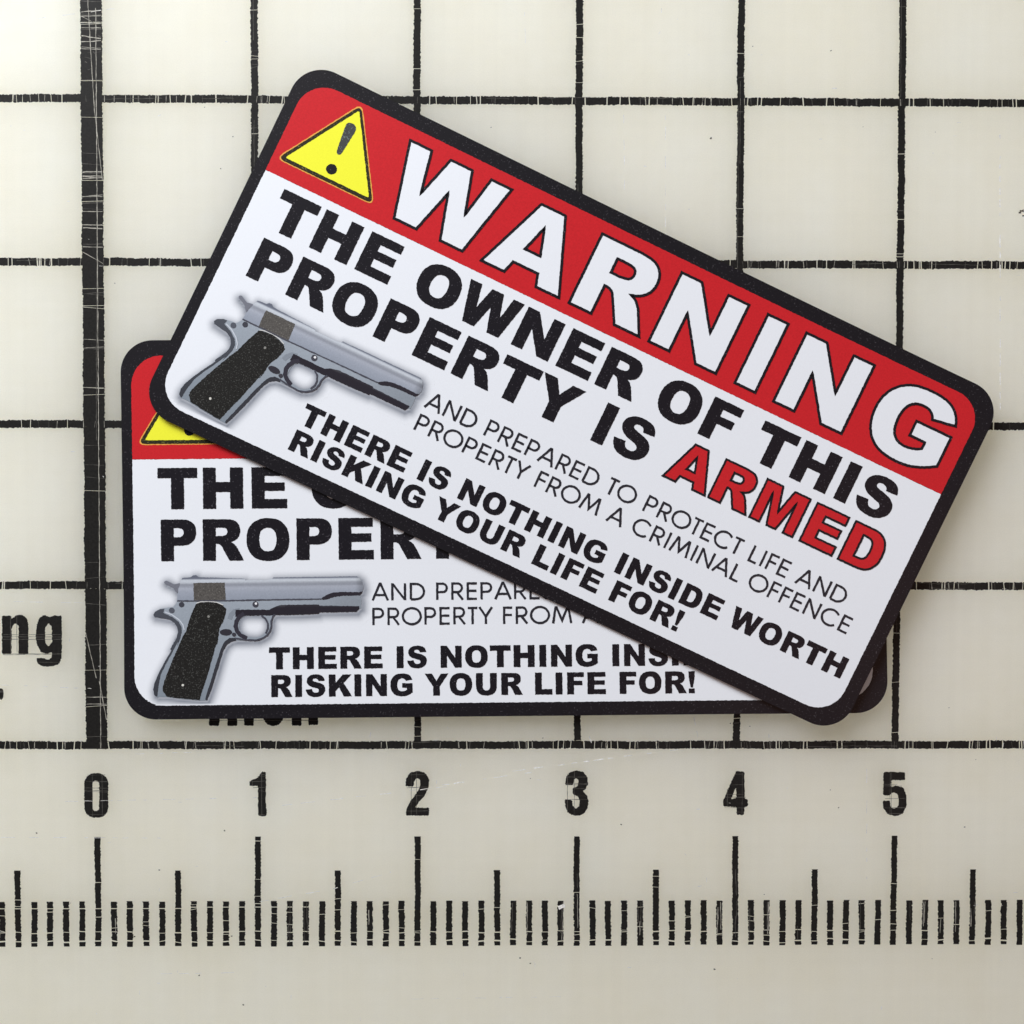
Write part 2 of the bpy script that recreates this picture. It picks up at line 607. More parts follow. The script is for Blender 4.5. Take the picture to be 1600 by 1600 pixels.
for x in range(-4, 10):
    thick = (x == 0)
    w = TW if thick else VW
    y0 = HW / 2 + 0.2 * PX
    if x < 0:
        y0 = HW / 2 + 0.2 * PX
    # cross pieces: every vertical is laid between the horizontals, so no two sheets share a plane
    zz = Z_INK + 0.000004
    if abs(x) > 3 and x > 7:
        continue
    a, b = (x, -HW / 2 if thick else (1.0 if x == 1 else 0.0)), (x, GY1 - 0.3)
    L = b[1] - a[1]
    if x == -4:
        continue
    if x < 0:
        continue
    ink_strip('grid_line', a, b, w, random_gaps(L, 0.40 if thick else 0.32, 0.4, 0.9, 1.2 if thick else 0.6),
              label='wide worn black line at the zero mark' if thick else None, z=zz)
    n = 34 if thick else 12
    for _ in range(n):
        yy = random.uniform(0.05, 4.8)
        ss = random.gauss(0, 0.9 if thick else 0.6) * PX
        add_cut((x - w * 0.48, yy - ss), (x + w * 0.48, yy + ss), random.uniform(0.5, 1.1) * PX,
                random.choice((0, 0, 1)) if thick else 0, 0.3 * PX)
    for _ in range(0 if thick else 2):
        yy = random.uniform(0.0, 4.5)
        xo = random.uniform(-0.38, 0.38) * w
        add_cut((x + xo, yy), (x + xo + random.uniform(-1, 1) * PX, yy + random.uniform(0.3, 1.2)), 0.8 * PX, 0, 0.35 * PX)

# long score along the thick line, and the slanted knife slips that cross it
add_cut((0.025, -0.02), (0.029, 4.55), 1.1 * PX, 1, 0.35 * PX, Z_CUT + 0.00001)
add_cut((0.012, 1.9), (0.030, 3.6), 1.0 * PX, 0, 0.5 * PX, Z_CUT + 0.00001)
for (a, b) in (((-0.02, 4.62), (0.015, 3.95)), ((0.015, 3.95), (0.062, 3.5)), ((-0.062, 3.06), (0.062, 2.99)),
               ((-0.062, 0.70), (0.0, 0.42)), ((0.02, 0.40), (0.062, 0.16)), ((-0.062, 4.50), (0.0, 4.47))):
    add_cut(a, b, 1.0 * PX, 1, 0.3 * PX, Z_CUT + 0.00002)
for yy in (4.53, 4.50, 4.46, 4.43, 4.38, 4.35, 4.31, 4.30, 3.555, 3.53, 3.515, 3.23, 3.21):
    add_cut((-0.060, yy + random.uniform(-1, 1) * PX), (0.060, yy + random.gauss(0, 1.2) * PX), random.uniform(0.8, 1.8) * PX, 1, 0.5 * PX)
# scuffed patch near the top of the thick line
for _ in range(14):
    x, y = random.uniform(-0.055, 0.055), random.uniform(4.15, 4.55)
    an = random.uniform(-0.9, 0.4)
    l = random.uniform(0.01, 0.05)
    add_cut((x, y), (min(0.06, x + l * math.cos(an)), y + l * math.sin(an)), random.uniform(0.6, 1.1) * PX, 0, 0.3 * PX)

# ruler ticks, ten to the inch
ROW1, ROW2 = -1.180, -1.240
for i in range(-8, 62):
    x = i / 10.0
    top = -0.577 if i % 10 == 0 else (-0.790 if i % 5 == 0 else -0.985)
    bot = -1.270 + random.uniform(-1, 1) * PX
    L = top - bot
    g = [(ROW1 - bot + random.gauss(0, 1) * PX, random.uniform(0.6, 1.8) * PX, random.gauss(0, 0.6) * PX),
         (ROW2 - bot + random.gauss(0, 1.2) * PX, random.uniform(0.6, 2.2) * PX, random.gauss(0, 0.8) * PX)]
    g = [q for q in g if random.random() < (0.92 if i < 26 else 0.7)]
    if i < 14:
        g.append((-1.030 - bot + (2 if i > 5 else 0) * PX, 1.2 * PX, 0))
    for _ in range(random.choice((0, 0, 1, 2)) + (2 if L > 0.5 else 0)):
        g.append((random.uniform(0.06, L), random.uniform(0.5, 1.0) * PX, random.gauss(0, 0.8) * PX))
    ink_strip('tick_mark', (x, bot), (x + random.gauss(0, 0.25) * PX, top + random.uniform(-0.6, 0.6) * PX), 9.4 * PX, g, rough=0.42)
    if random.random() < 0.30 or i in (12, 13, 29, 41):
        for _ in range(random.choice((1, 1, 2, 3))):
            xo = x + random.uniform(-0.38, 0.38) * 9 * PX
            y0 = random.uniform(bot + 0.02, top - 0.1)
            add_cut((xo, y0), (xo + random.gauss(0, 0.8) * PX, min(top - 0.01, y0 + random.uniform(0.08, 0.3))),
                    random.uniform(0.7, 1.3) * PX, random.choice((0, 0, 1)), 0.5 * PX)

# chip knocked out of the tick just before 3
add_cut((2.885, -1.03), (2.925, -1.015), 7 * PX, 2, 0.5 * PX, Z_CUT + 0.00003)

# photo-plane to mat-plane, for lettering traced at its printed place
HI = ((0.0039764163966812625, -2.7125663156564576e-05, -0.5653514201412385),
      (-5.133288610397162e-06, -0.004019722601271102, 4.680683724763758),
      (-5.5898906697307095e-06, -1.4348304851490994e-05, 1.0175439831918758))


def on_mat(x, y):
    w = HI[2][0] * x + HI[2][1] * y + HI[2][2]
    return ((HI[0][0] * x + HI[0][1] * y + HI[0][2]) / w, (HI[1][0] * x + HI[1][1] * y + HI[1][2]) / w)


def mat_glyph(name, contours, scale, off, label=None, sm=True):
    cs = []
    for c in contours:
        c = [on_mat(off[0] + p[0] * scale, off[1] + p[1] * scale) for p in c]
        if sm:
            c = smooth(resample(c, 5 * PX), 1)
        c = jitter(resample(c, 1.7 * PX), 0.55 * PX, random)
        cs.append(c)
    p, f = fill(cs)
    o = obj(name, [(x * INCH, y * INCH, Z_INK) for x, y in p], f, M['ink'], mat_root, origin=MO)
    if label:
        o['label'] = label
    xs = [q[0] for q in p]
    ysv = [q[1] for q in p]
    for _ in range(6):
        yy = random.uniform(min(ysv) + 0.01, max(ysv) - 0.01)
        row = [x for x, y in p if abs(y - yy) < 3 * PX]
        if len(row) >= 2:
            add_cut((min(row) + PX, yy), (max(row) - PX, yy + random.gauss(0, 0.6) * PX), random.uniform(0.5, 0.9) * PX, 0, 0.2 * PX)
    for _ in range(2):
        xx = random.uniform(min(xs) + 2 * PX, max(xs) - 2 * PX)
        row = [y for x, y in p if abs(x - xx) < 3 * PX]
        if len(row) >= 2:
            add_cut((xx, min(row) + PX), (xx, max(row) - PX), random.uniform(0.5, 0.9) * PX, 0, 0.2 * PX)
    return o


A4 = 0.25
mat_glyph('numeral', [rounded(522, 1152, 672, 1430, (66, 66, 66, 66)), rounded(573, 1200, 615, 1388, (20, 20, 20, 20))], A4, (0, 920), 'digit 0')
mat_glyph('numeral', [[(640, 340), (718, 340), (728, 480), (735, 640), (722, 660), (730, 1060), (745, 1150), (742, 1230), (720, 1265),
                       (600, 1265), (562, 1235), (565, 640), (520, 635), (400, 640), (378, 598), (395, 535), (450, 508), (560, 470), (590, 410)]],
          0.075, (360, 1180), 'digit 1')
mat_glyph('numeral', [[(932, 352), (935, 305), (960, 268), (1010, 254), (1055, 268), (1081, 308), (1076, 362), (1050, 412), (1012, 455),
                       (992, 486), (1080, 486), (1080, 535), (935, 535), (935, 502), (955, 455), (990, 408), (1020, 362), (1026, 325),
                       (1016, 304), (1000, 303), (986, 322), (982, 354)]], A4, (400, 1140), 'digit 2')
mat_glyph('numeral', [[(330, 342), (335, 295), (360, 262), (402, 252), (445, 262), (470, 295), (473, 340), (458, 368), (440, 382),
                       (462, 400), (478, 440), (470, 492), (445, 525), (405, 537), (360, 527), (335, 495), (327, 435), (372, 435),
                       (380, 475), (398, 493), (415, 480), (422, 445), (412, 414), (378, 402), (378, 364), (408, 350), (415, 318),
                       (402, 300), (388, 306), (379, 343)]], A4, (800, 1140), 'digit 3')
mat_glyph('numeral', [[(935, 322), (1085, 326), (1108, 355), (1112, 890), (1175, 915), (1180, 1050), (1105, 1072), (1103, 1215),
                       (1080, 1232), (960, 1228), (942, 1200), (940, 1072), (660, 1052), (665, 925), (820, 575)],
                      [(932, 668), (942, 885), (825, 900), (880, 775)]], 0.075, (1080, 1180), 'digit 4')
mat_glyph('numeral', [[(722, 261), (858, 261), (858, 312), (770, 312), (768, 356), (800, 345), (845, 358), (866, 410), (866, 470),
                       (845, 520), (800, 538), (750, 526), (722, 490), (717, 440), (762, 440), (768, 480), (792, 493), (812, 475),
                       (818, 440), (810, 400), (788, 387), (768, 395), (762, 408), (720, 408)]], A4, (1200, 1140), 'digit 5')
mat_glyph('mat_lettering', [[(8, 168), (65, 168), (66, 190), (100, 165), (140, 165), (165, 185), (173, 225), (173, 408), (112, 408),
                             (112, 235), (100, 218), (80, 222), (68, 250), (68, 408), (8, 408)],
                            [(218, 300), (225, 230), (240, 185), (275, 162), (305, 180), (330, 168), (382, 168), (382, 430), (365, 470),
                             (320, 486), (265, 486), (230, 465), (222, 432), (272, 432), (285, 444), (310, 440), (322, 420), (322, 395),
                             (290, 408), (250, 395), (228, 350)],
                            [(300, 216), (320, 240), (322, 330), (300, 360), (278, 335), (278, 240)]], A4, (0, 920), 'worn letters ng by the wide line')
mat_glyph('mat_lettering', [[(-70, 625), (8, 622), (17, 640), (17, 680), (8, 692), (-70, 690)]], A4, (0, 920), 'short dash at the left edge')
# the unit word, all but its feet hidden below the lower sticker
mat_glyph('mat_lettering', [
    [(263, 120), (328, 120), (328, 376), (263, 376)], [(263, 30), (328, 30), (328, 88), (263, 88)],
    [(378, 120), (440, 120), (441, 146), (470, 118), (510, 118), (536, 140), (542, 180), (542, 374), (482, 374), (482, 190), (462, 172), (440, 200), (440, 376), (378, 376)],
    [(595, 250), (600, 165), (630, 125), (668, 114), (705, 125), (730, 165), (732, 215), (676, 215), (668, 170), (655, 180), (650, 250), (655, 315), (668, 326), (676, 285), (732, 285), (726, 335), (700, 368), (660, 380), (625, 366), (602, 330)],
    [(780, 30), (842, 30), (842, 146), (872, 118), (912, 118), (938, 140), (945, 180), (945, 370), (883, 370), (883, 190), (864, 172), (842, 200), (842, 374), (780, 374)]],
    A4, (260, 1040), 'unit word with only the feet of its letters showing')

# pale scratches and specks on the bare plastic
for (a, b, w) in (((440, 1258), (700, 1228), 1.0), ((690, 1226), (830, 1206), 1.3), ((800, 1204), (1060, 1170), 1.5),
                  ((405, 1408), (520, 1388), 1.3), ((520, 1388), (610, 1362), 1.2), ((1090, 1384), (1110, 1380), 1.2),
                  ((0, 1308), (250, 1309), 0.8), ((100, 1252), (400, 1246), 0.8), ((250, 1521), (380, 1519), 0.8),
                  ((1354, 1200), (1354, 1372), 0.9), ((1563, 210), (1563, 640), 1.6), ((1040, 180), (1040, 392), 1.1),
                  ((640, 1560), (900, 1556), 0.6), ((820, 20), (822, 90), 0.8), ((975, 180), (976, 300), 0.8),
                  ((60, 30), (200, 12), 0.7), ((20, 940), (130, 942), 0.7), ((0, 1070), (170, 1077), 0.7),
                  ((1084, 1120), (1092, 1160), 1.0), ((920, 1150), (925, 1164), 0.8), ((210, 1178), (300, 1175), 1.0)):
    p, q = on_mat(*a), on_mat(*b)
    d = math.dist(p, q)
    t = 0.0
    while t < d:
        l = random.uniform(0.02, 0.09)
        e = min(d, t + l)
        P = tuple(p[i] + (q[i] - p[i]) * t / d for i in (0, 1))
        Q = tuple(p[i] + (q[i] - p[i]) * e / d for i in (0, 1))
        if math.dist(P, Q) > 0.004:
            add_cut(P, Q, w * 1.05 * PX * random.uniform(0.6, 1.2), 2, 0.4 * PX, Z_CUT + 0.00004)
        t = e + random.uniform(0.02, 0.12)
for _ in range(150):
    x, y = random.uniform(-0.6, 5.9), random.uniform(-1.8, 4.6)
    l = random.uniform(0.004, 0.03)
    an = random.choice((0.0, 0.0, 1.57, random.uniform(0, 3.1)))
    add_cut((x, y), (x + l * math.cos(an), y + l * math.sin(an)), random.uniform(0.4, 0.9) * PX, 2, 0.2 * PX, Z_CUT + 0.00004)
for (x, y, r) in ((1597, 330, 3.0), (1600, 337, 2.2), (1594, 332, 2.0), (1111, 217, 1.6), (1507, 1291, 1.3), (812, 1496, 1.3), (828, 1504, 1.2),
                  (1310, 1261, 1.1), (970, 1287, 1.2), (56, 1301, 1.3), (248, 1359, 1.3), (361, 1462, 1.3), (310, 1524, 1.2), (379, 1569, 1.3),
                  (1299, 80, 1.2), (350, 1297, 1.2), (209, 1463, 1.4), (1116, 1513, 1.5), (364, 214, 0.9), (345, 264, 1.0)):
    p = on_mat(x, y)
    add_cut((p[0] - r * PX, p[1]), (p[0] + r * PX, p[1] + random.uniform(-1, 1) * PX), 1.5 * r * PX, 3, 0.3 * PX, Z_CUT + 0.00004)
for _ in range(40):
    x, y = random.uniform(-0.6, 5.9), random.uniform(-1.8, 4.6)
    r = random.uniform(0.5, 0.9)
    add_cut((x - r * PX, y), (x + r * PX, y + 0.3 * PX), 1.3 * r * PX, 3, 0.2 * PX, Z_CUT + 0.00004)
o = obj('knife_cuts', cuts_v, cuts_f, [M['worn_ink'], M['cut'], M['bright_cut'], M['dirt']], mat_root, face_mats=cuts_m, origin=MO)
o['label'] = 'fine knife cuts and specks across the mat'


# ------------------------------------------------------------ the stickers
def sq(x):
    x = min(1.0, max(0.0, x))
    return x * x


def lift_top(u, v):
    return 0.00095 + 0.0013 * sq((u - 620) / 572) + 0.0003 * sq((300 - u) / 300) * sq((v - 250) / 342)


def lift_bot(u, v):
    return 0.00050 + 0.0003 * sq((u - 880) / 312) + 0.0007 * sq((v - 300) / 292)


PLACE_TOP = (9.397345413541424e-05, -4.4525583124305046e-05, 0.033598454922651115, -4.306246553938695e-05, -9.183578000011077e-05, 0.1076056778162729, 1.641104262153891e-05, -4.750745001764646e-06)
PLACE_BOT = (0.00010014276324120619, 6.554030956082794e-07, 0.004329440028584235, 9.043151287225242e-07, -0.00010068566592029192, 0.0638767428223566, -3.96934790190507e-06, -8.487932791198724e-06)
W, H = 1192.0, 592.0
STEP = 0.000014        # height of one printed layer


# pistol artwork, traced in the sticker's own units
def Za(x, y):
    return (230 + x * .1125, 890 + y * .1125)


def Zb(x, y):
    return (400 + x * .1125, 890 + y * .1125)


def Zc(x, y):
    return (230 + x * .1125, 990 + y * .1125)


def art(p):
    u = (p[0] - 188.5) - 0.0105 * (p[1] - 532.2)
    v = (p[1] - 532.2) + 0.009 * (p[0] - 188.5)
    return ((u + 2.0) / 1.0035, v - 6.5)


def tr(f, pts):
    return [art(f(*p)) for p in pts]


REAR = (tr(Za, [(395, 435), (385, 470), (340, 525), (270, 530), (160, 550), (90, 590), (65, 630), (85, 660), (190, 680), (290, 695),
                (360, 740), (400, 800), (410, 870), (395, 940), (330, 1066)])
        + tr(Zc, [(385, 30), (340, 150), (305, 215), (320, 235), (230, 390), (150, 540), (90, 680), (70, 770), (85, 850), (125, 880)]))
BOTTOM = tr(Zc, [(125, 880), (250, 880), (450, 905), (720, 930), (820, 930)])
FRONT = tr(Zc, [(820, 930), (860, 830), (930, 620), (980, 450), (1040, 250), (1090, 160), (1160, 112), (1220, 102), (1350, 100)])
GUARD = (tr(Za, [(1450, 990), (1530, 985)]) + tr(Zb, [(-40, 988), (0, 985), (80, 960), (150, 915), (190, 850), (205, 780), (205, 720), (225, 660), (262, 635)]))
MUZZLE = tr(Zb, [(600, 630), (860, 615), (870, 597), (1390, 590), (1420, 550), (1452, 540), (1455, 430), (1440, 345)])
UNDER = tr(Zb, [(1400, 340), (1100, 345), (960, 385), (890, 412), (450, 418), (0, 425)]) + tr(Za, [(1070, 432)])
HOLE = (tr(Za, [(1262, 770), (1275, 700), (1330, 652), (1450, 640)]) + tr(Zb, [(0, 640), (80, 650), (120, 690), (150, 760), (140, 830), (110, 885), (60, 925), (0, 948)])
        + tr(Za, [(1450, 945), (1370, 935), (1295, 885), (1262, 830)]))
HOLE_S = smooth(HOLE, 2)
FRAME = [REAR + BOTTOM[1:] + FRONT[1:] + GUARD + MUZZLE + UNDER, HOLE_S]
SLIDE = (tr(Za, [(398, 435), (400, 380), (412, 280), (440, 190), (468, 118), (590, 108), (620, 80), (660, 78), (700, 108), (1330, 128), (1350, 152), (1500, 150)])
         + tr(Zb, [(120, 152), (200, 135), (230, 112), (900, 102), (1390, 95), (1440, 128), (1470, 190), (1484, 260), (1466, 320), (1430, 350),
                   (1200, 352), (1060, 368), (960, 400), (890, 414), (450, 420), (0, 428)]) + tr(Za, [(1070, 436)]))
HAMMER = tr(Za, [(212, 178), (228, 158), (250, 155), (275, 168), (350, 206), (428, 190), (438, 205), (414, 265), (402, 330), (380, 312), (335, 252), (228, 200)])
SERRATION = tr(Za, [(625, 188), (840, 186), (1058, 184), (1068, 300), (1075, 432), (850, 436), (632, 438), (626, 300)])
GRIP = (tr(Za, [(660, 482), (720, 462), (850, 455), (950, 468), (1030, 500), (1082, 550), (1080, 590), (1040, 720), (988, 815), (978, 900), (965, 1000), (945, 1066)])
        + tr(Zc, [(960, 85), (900, 300), (830, 560), (770, 740), (715, 922), (600, 912), (400, 892), (262, 872), (205, 800), (200, 740), (230, 640), (300, 460), (400, 220), (470, 60)])
        + tr(Za, [(520, 860), (560, 730), (610, 590)]))
BACK = (tr(Za, [(205, 600), (225, 612), (330, 660), (420, 730), (460, 800), (462, 880), (435, 980), (395, 1066)])
        + tr(Zc, [(415, 100), (330, 270), (240, 430), (175, 570), (148, 700), (138, 780), (130, 870)]))
BACKSTRAP = tr(Za, [(220, 545), (160, 550), (90, 590), (65, 630), (85, 660), (190, 680), (290, 695), (360, 740), (400, 800), (410, 870), (395, 940), (330, 1066)]) \
    + tr(Zc, [(340, 150), (305, 215), (320, 235), (230, 390), (150, 540), (90, 680), (70, 770), (85, 850), (122, 878)]) + BACK[::-1]
FRONTSTRAP = FRONT[:-1] + tr(Zc, [(1220, 62), (1130, 62), (1062, 108), (1020, 190), (960, 360), (900, 560), (830, 790), (795, 915)])
DUST = tr(Zb, [(-300, 560), (0, 558), (170, 560), (230, 525), (340, 492), (600, 488), (860, 490), (872, 502), (1150, 505), (1425, 510), (1420, 550), (1390, 588),
               (870, 596), (860, 614), (600, 629), (260, 634), (150, 640), (-60, 638), (-180, 645), (-300, 655)])
PORT = tr(Zb, [(885, 414), (930, 378), (985, 345), (1060, 322), (1200, 311), (1430, 316), (1466, 306), (1464, 324), (1432, 362), (1200, 364), (1060, 384), (990, 412), (930, 424)])
GUARD_RING_IN = HOLE_S
GREY = rgb(150, 159, 171)


def frame_tone(u, v):
    t = min(1, max(0, (v - 395) / 160.0))
    c = [a * (1 - t) + b * t for a, b in zip(rgb(150, 159, 170), rgb(124, 134, 145))]
    s = min(1, max(0, (u - 270) / 80.0)) * 0.2
    return tuple(x * (1 - s) for x in c)


def band(v, stops):
    for (a, ca), (b, cb) in zip(stops, stops[1:]):
        if v <= b:
            t = 0 if b == a else min(1, max(0, (v - a) / (b - a)))
            return tuple(x * (1 - t) + y * t for x, y in zip(ca, cb))
    return stops[-1][1]


V0 = art(Zb(500, 105))[1]
SLIDE_STOPS = [(V0, rgb(98, 103, 117)), (V0 + 1.8, rgb(112, 118, 133)), (V0 + 3.0, rgb(188, 195, 205)), (V0 + 7.0, rgb(188, 195, 205)),
               (V0 + 9.0, rgb(142, 147, 158)), (V0 + 13, rgb(140, 145, 157)), (V0 + 15.5, rgb(162, 168, 181)), (V0 + 22, rgb(150, 157, 171)),
               (V0 + 36, rgb(138, 146, 160))]


def slide_tone(u, v):
    c = band(v + 0.004 * (u - 200), SLIDE_STOPS)
    e = min(1, max(0, (u - 362) / 9.0)) * 0.35
    return tuple(x * (1 - e) for x in c)


def dust_tone(u, v):
    mid = art(Zb(600, 545))[1]
    t = min(1, max(0, (v - mid + 8) / 6.0))
    if u > art(Zb(872, 500))[0]:
        a = rgb(88, 92, 101)
    elif u > art(Zb(210, 500))[0]:
        a = rgb(54, 52, 59)
        if u < art(Zb(400, 500))[0]:
            a = rgb(82, 83, 89)
    else:
        a = rgb(48, 45, 54)
    b = rgb(40, 37, 45)
    return tuple(x * (1 - t) + y * t for x, y in zip(a, b))


def halo_data():
    """Soft printed shadow round the pistol: tone by distance to its outline."""
    outline = [FRAME[0], SLIDE, HAMMER]
    samples = [(p[0] + 2.6, p[1] + 3.8) for c in outline for p in resample(c, 3.0)]
    hole = [(p[0] + 1.0, p[1] + 1.5) for p in resample(HOLE_S, 3.0)]
    xs = [p[0] for p in samples]
    ysv = [p[1] for p in samples]
    x0, x1, y0, y1 = min(xs) - 20, max(xs) + 20, min(ysv) - 20, min(max(ysv) + 20, 566.0)
    st = 3.0
    nx, ny = int((x1 - x0) / st) + 1, int((y1 - y0) / st) + 1
    cell = {}
    for p in samples + hole:
        cell.setdefault((int(p[0] // 20), int(p[1] // 20)), []).append(p)
    pts, tone = [], []
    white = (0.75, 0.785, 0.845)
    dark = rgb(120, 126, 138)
    for j in range(ny):
        for i in range(nx):
            x, y = x0 + i * st, y0 + j * st
            best = 30.0
            a, b = int(x // 20), int(y // 20)
            for da in (-1, 0, 1):
                for db in (-1, 0, 1):
                    for q in cell.get((a + da, b + db), ()):
                        d = math.hypot(x - q[0], y - q[1])
                        if d < best:
                            best = d
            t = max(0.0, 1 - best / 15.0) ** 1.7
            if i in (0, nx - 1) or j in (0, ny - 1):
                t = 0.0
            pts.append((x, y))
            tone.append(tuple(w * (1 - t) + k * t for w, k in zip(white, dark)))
    panel = rounded(19.5, 182.0, 1167.0, 567.0, (1, 1, 44, 44))
    faces = []
    for j in range(ny - 1):
        for i in range(nx - 1):
            f = (j * nx + i, j * nx + i + 1, (j + 1) * nx + i + 1, (j + 1) * nx + i)
            if any(tone[k] != white for k in f) and all(inside(pts[k], panel) for k in f):
                faces.append(f)
    used = sorted({k for f in faces for k in f})
    mp = {a: b for b, a in enumerate(used)}
    return [pts[k] for k in used], [tuple(mp[k] for k in f) for f in faces], [tone[k] for k in used]


HALO = halo_data()


class Sticker:
    def __init__(self, label, place, lift, dv, inner, radii, seed):
        self.q, self.lift, self.dv = place, lift, dv
        self.rng = random.Random(seed)
        c = self.world(W / 2, H / 2, 0)
        self.o = (c[0], c[1], 0.0)
        self.root = empty('warning_sticker', self.o, label, 'sticker', 'armed owner warning stickers')
        self.inner, self.radii = inner, radii
        self.build()

    def world(self, u, v, z):
        q = self.q
        d = q[6] * u + q[7] * v + 1.0
        return ((q[0] * u + q[1] * v + q[2]) / d, (q[3] * u + q[4] * v + q[5]) / d, self.lift(u, v) + z)

    def put(self, name, pts, faces, m, layer, parent=None, tones=None, shift=True, zs=None):
        dv = self.dv if shift else 0.0
        vs = [self.world(p[0], p[1] + dv, layer * STEP + (zs[i] if zs else 0.0)) for i, p in enumerate(pts)]
        # local v runs down, so faces are flipped to look up
        fs = []
        for f in faces:
            a, b, c = (vs[i] for i in f[:3])
            n = (b[0] - a[0]) * (c[1] - a[1]) - (b[1] - a[1]) * (c[0] - a[0])
            fs.append(tuple(f) if n > 0 else tuple(reversed(f)))
        o = obj(name, vs, fs, m, parent or self.root, tones=tones)
        # keep local coordinates round the sticker's own base
        ox, oy, oz = self.o
        for v in o.data.vertices:
            v.co.x -= ox
            v.co.y -= oy
        o.data.update()
        return o

    def area(self, name, contours, m, layer, parent=None, grid=None, jit=0.0, step=2.0, shift=True, tone=None):
        cs = []
        for c in contours:
            if jit:
                c = jitter(resample(c, step), jit, self.rng)
            cs.append(c)
        p, f = fill(cs, grid)
        t = [tone(*q) for q in p] if tone else None
        return self.put(name, p, f, m, layer, parent, t, shift)

    def strokes(self, name, lines, width, m, layer, parent=None, jit=0.0, closed=False, step=3.0, tones=None):
        vs, fs, zs, ts = [], [], [], []
        for i, l in enumerate(lines):
            l = resample(l, step, closed)
            if jit and closed:
                l = jitter(l, jit, self.rng)
            p, f = ribbon(l, width, closed)
            if jit:
                p = [(a + self.rng.uniform(-jit, jit), b + self.rng.uniform(-jit, jit)) for a, b in p]
            b = len(vs)
            vs += p
            zs += [0.0000012 * (i % 4)] * len(p)
            if tones:
                ts += [tones] * len(p)
            fs += [tuple(b + k for k in q) for q in f]
        return self.put(name, vs, fs, m, layer, parent, ts or None, True, zs)

    def base_sheet(self):
        """The black die-cut vinyl: a thin curved sheet with its own thickness."""
        edge = resample(rounded(0, 0, W, H, self.radii, 18), 12)
        p, f = fill([edge], 24)
        n = len(p)
        th = -0.00024
        vs = [self.world(u, v, 0.0) for u, v in p] + [self.world(u, v, th) for u, v in p]
        fs = []
        cnt = {}
        for t in f:
            a, b, c = (vs[i] for i in t[:3])
            up = (b[0] - a[0]) * (c[1] - a[1]) - (b[1] - a[1]) * (c[0] - a[0]) > 0
            t = tuple(t) if up else tuple(reversed(t))
            fs.append(t)
            fs.append(tuple(n + i for i in reversed(t)))
            for i in range(len(t)):
                e = (t[i], t[(i + 1) % len(t)])
                cnt[e] = 1
        for (a, b) in list(cnt):
            if (b, a) not in cnt:
                fs.append((b, a, n + a, n + b))
        o = obj('vinyl_backing', vs, fs, M['black_print'], self.root, origin=self.o)
        return o

    def build(self):
        x0, y0, x1, y1 = self.inner
        BANDV = 179.8 + self.dv
        r = 46
        self.base_sheet()
        self.area('white_panel', [rounded(x0, BANDV, x1, y1, (0, 0, r, r))], M['white_print'], 1, grid=30, jit=0.36, step=2.2, shift=False)
        ban = self.area('red_banner', [rounded(x0, y0, x1, BANDV - 0.2, (r, r, 0, 0))], M['red_print'], 1, grid=30, jit=0.36, step=2.2, shift=False)
        # warning triangle
        tri_out = [(104.8, 23.8), (187.6, 157.1), (23.2, 157.1)]
        tri_mid = [(104.9, 27.2), (184.8, 155.6), (26.0, 155.6)]
        tri_in = [(105.6, 35.8), (175.8, 149.8), (36.2, 149.8)]

        def round_corner(t, r):
            out = []
            for i in range(3):
                a, b, c = t[i - 1], t[i], t[(i + 1) % 3]
                for k in range(7):
                    s = k / 6
                    pa = [b[j] + (a[j] - b[j]) * r / math.dist(a, b) for j in (0, 1)]
                    pc = [b[j] + (c[j] - b[j]) * r / math.dist(c, b) for j in (0, 1)]
                    out.append(tuple((1 - s) ** 2 * pa[j] + 2 * s * (1 - s) * b[j] + s * s * pc[j] for j in (0, 1)))
            return out
        tri = self.area('warning_triangle', [round_corner(tri_in, 4.0)], M['yellow_print'], 4, jit=0.35)
        self.area('gold_edge', [round_corner(tri_out, 14.0)], M['gold_print'], 2, parent=tri, jit=0.35)
        self.area('black_rim', [round_corner(tri_mid, 12.0)], M['rim_print'], 3, parent=tri, jit=0.25)
        bar = [(97.0, 66), (97.6, 61.5), (100.4, 58.8), (104.8, 57.8), (109.4, 58.8), (112.6, 61.5), (114.0, 66), (113.6, 72), (109.9, 106), (108.5, 109.5), (105.8, 110.6),
               (103.0, 109.5), (101.2, 106), (97.4, 73)]
        self.area('exclamation_mark', [smooth(bar, 1)], M['grey_mark'], 5, parent=tri, jit=0.35)
        self.area('exclamation_dot', [arc(106.2, 135.0, 8.2, 8.2, 0, 360, 30)[:-1]], M['black_text'], 5, parent=tri, jit=0.3)
        # banner word
        gl = []
        for ch, a, b in (('W', 194, 365), ('A', 370, 502), ('R', 519, 639), ('N', 655.5, 771), ('I', 804, 839), ('N', 870.5, 988), ('G', 1018, 1144.5)):
            gl += line_heavy(ch, a, b, 42.4, 161.0)
        self.word('banner_lettering', gl, M['white_print'], 3, grid=40, outline=4.2)
        # body lettering
        self.word('lettering', line_heavy('THE OWNER OF THIS', 55.1, 1110.5, 193.3, 257.8), M['black_text'], 3)
        self.word('lettering', line_heavy('PROPERTY IS', 59.2, 730.1, 274.0, 339.0), M['black_text'], 3)
        self.word('lettering', line_heavy('ARMED', 766.5, 1129.0, 274.6, 340.4), M['red_print'], 3, outline=3.4, label='red lettering with a black outline')
        for t, u0, u1, va, vb in (('AND PREPARED TO PROTECT LIFE AND', 387.6, 1107.0, 376.8, 403.4),
                                  ('PROPERTY FROM A CRIMINAL OFFENCE', 388.7, 1133.2, 415.2, 441.8)):
            o = self.strokes('lettering', line_thin(t, u0, u1, va, vb), 3.65, M['thin_text'], 3, jit=0.28)
            o['label'] = 'thin grey lettering'
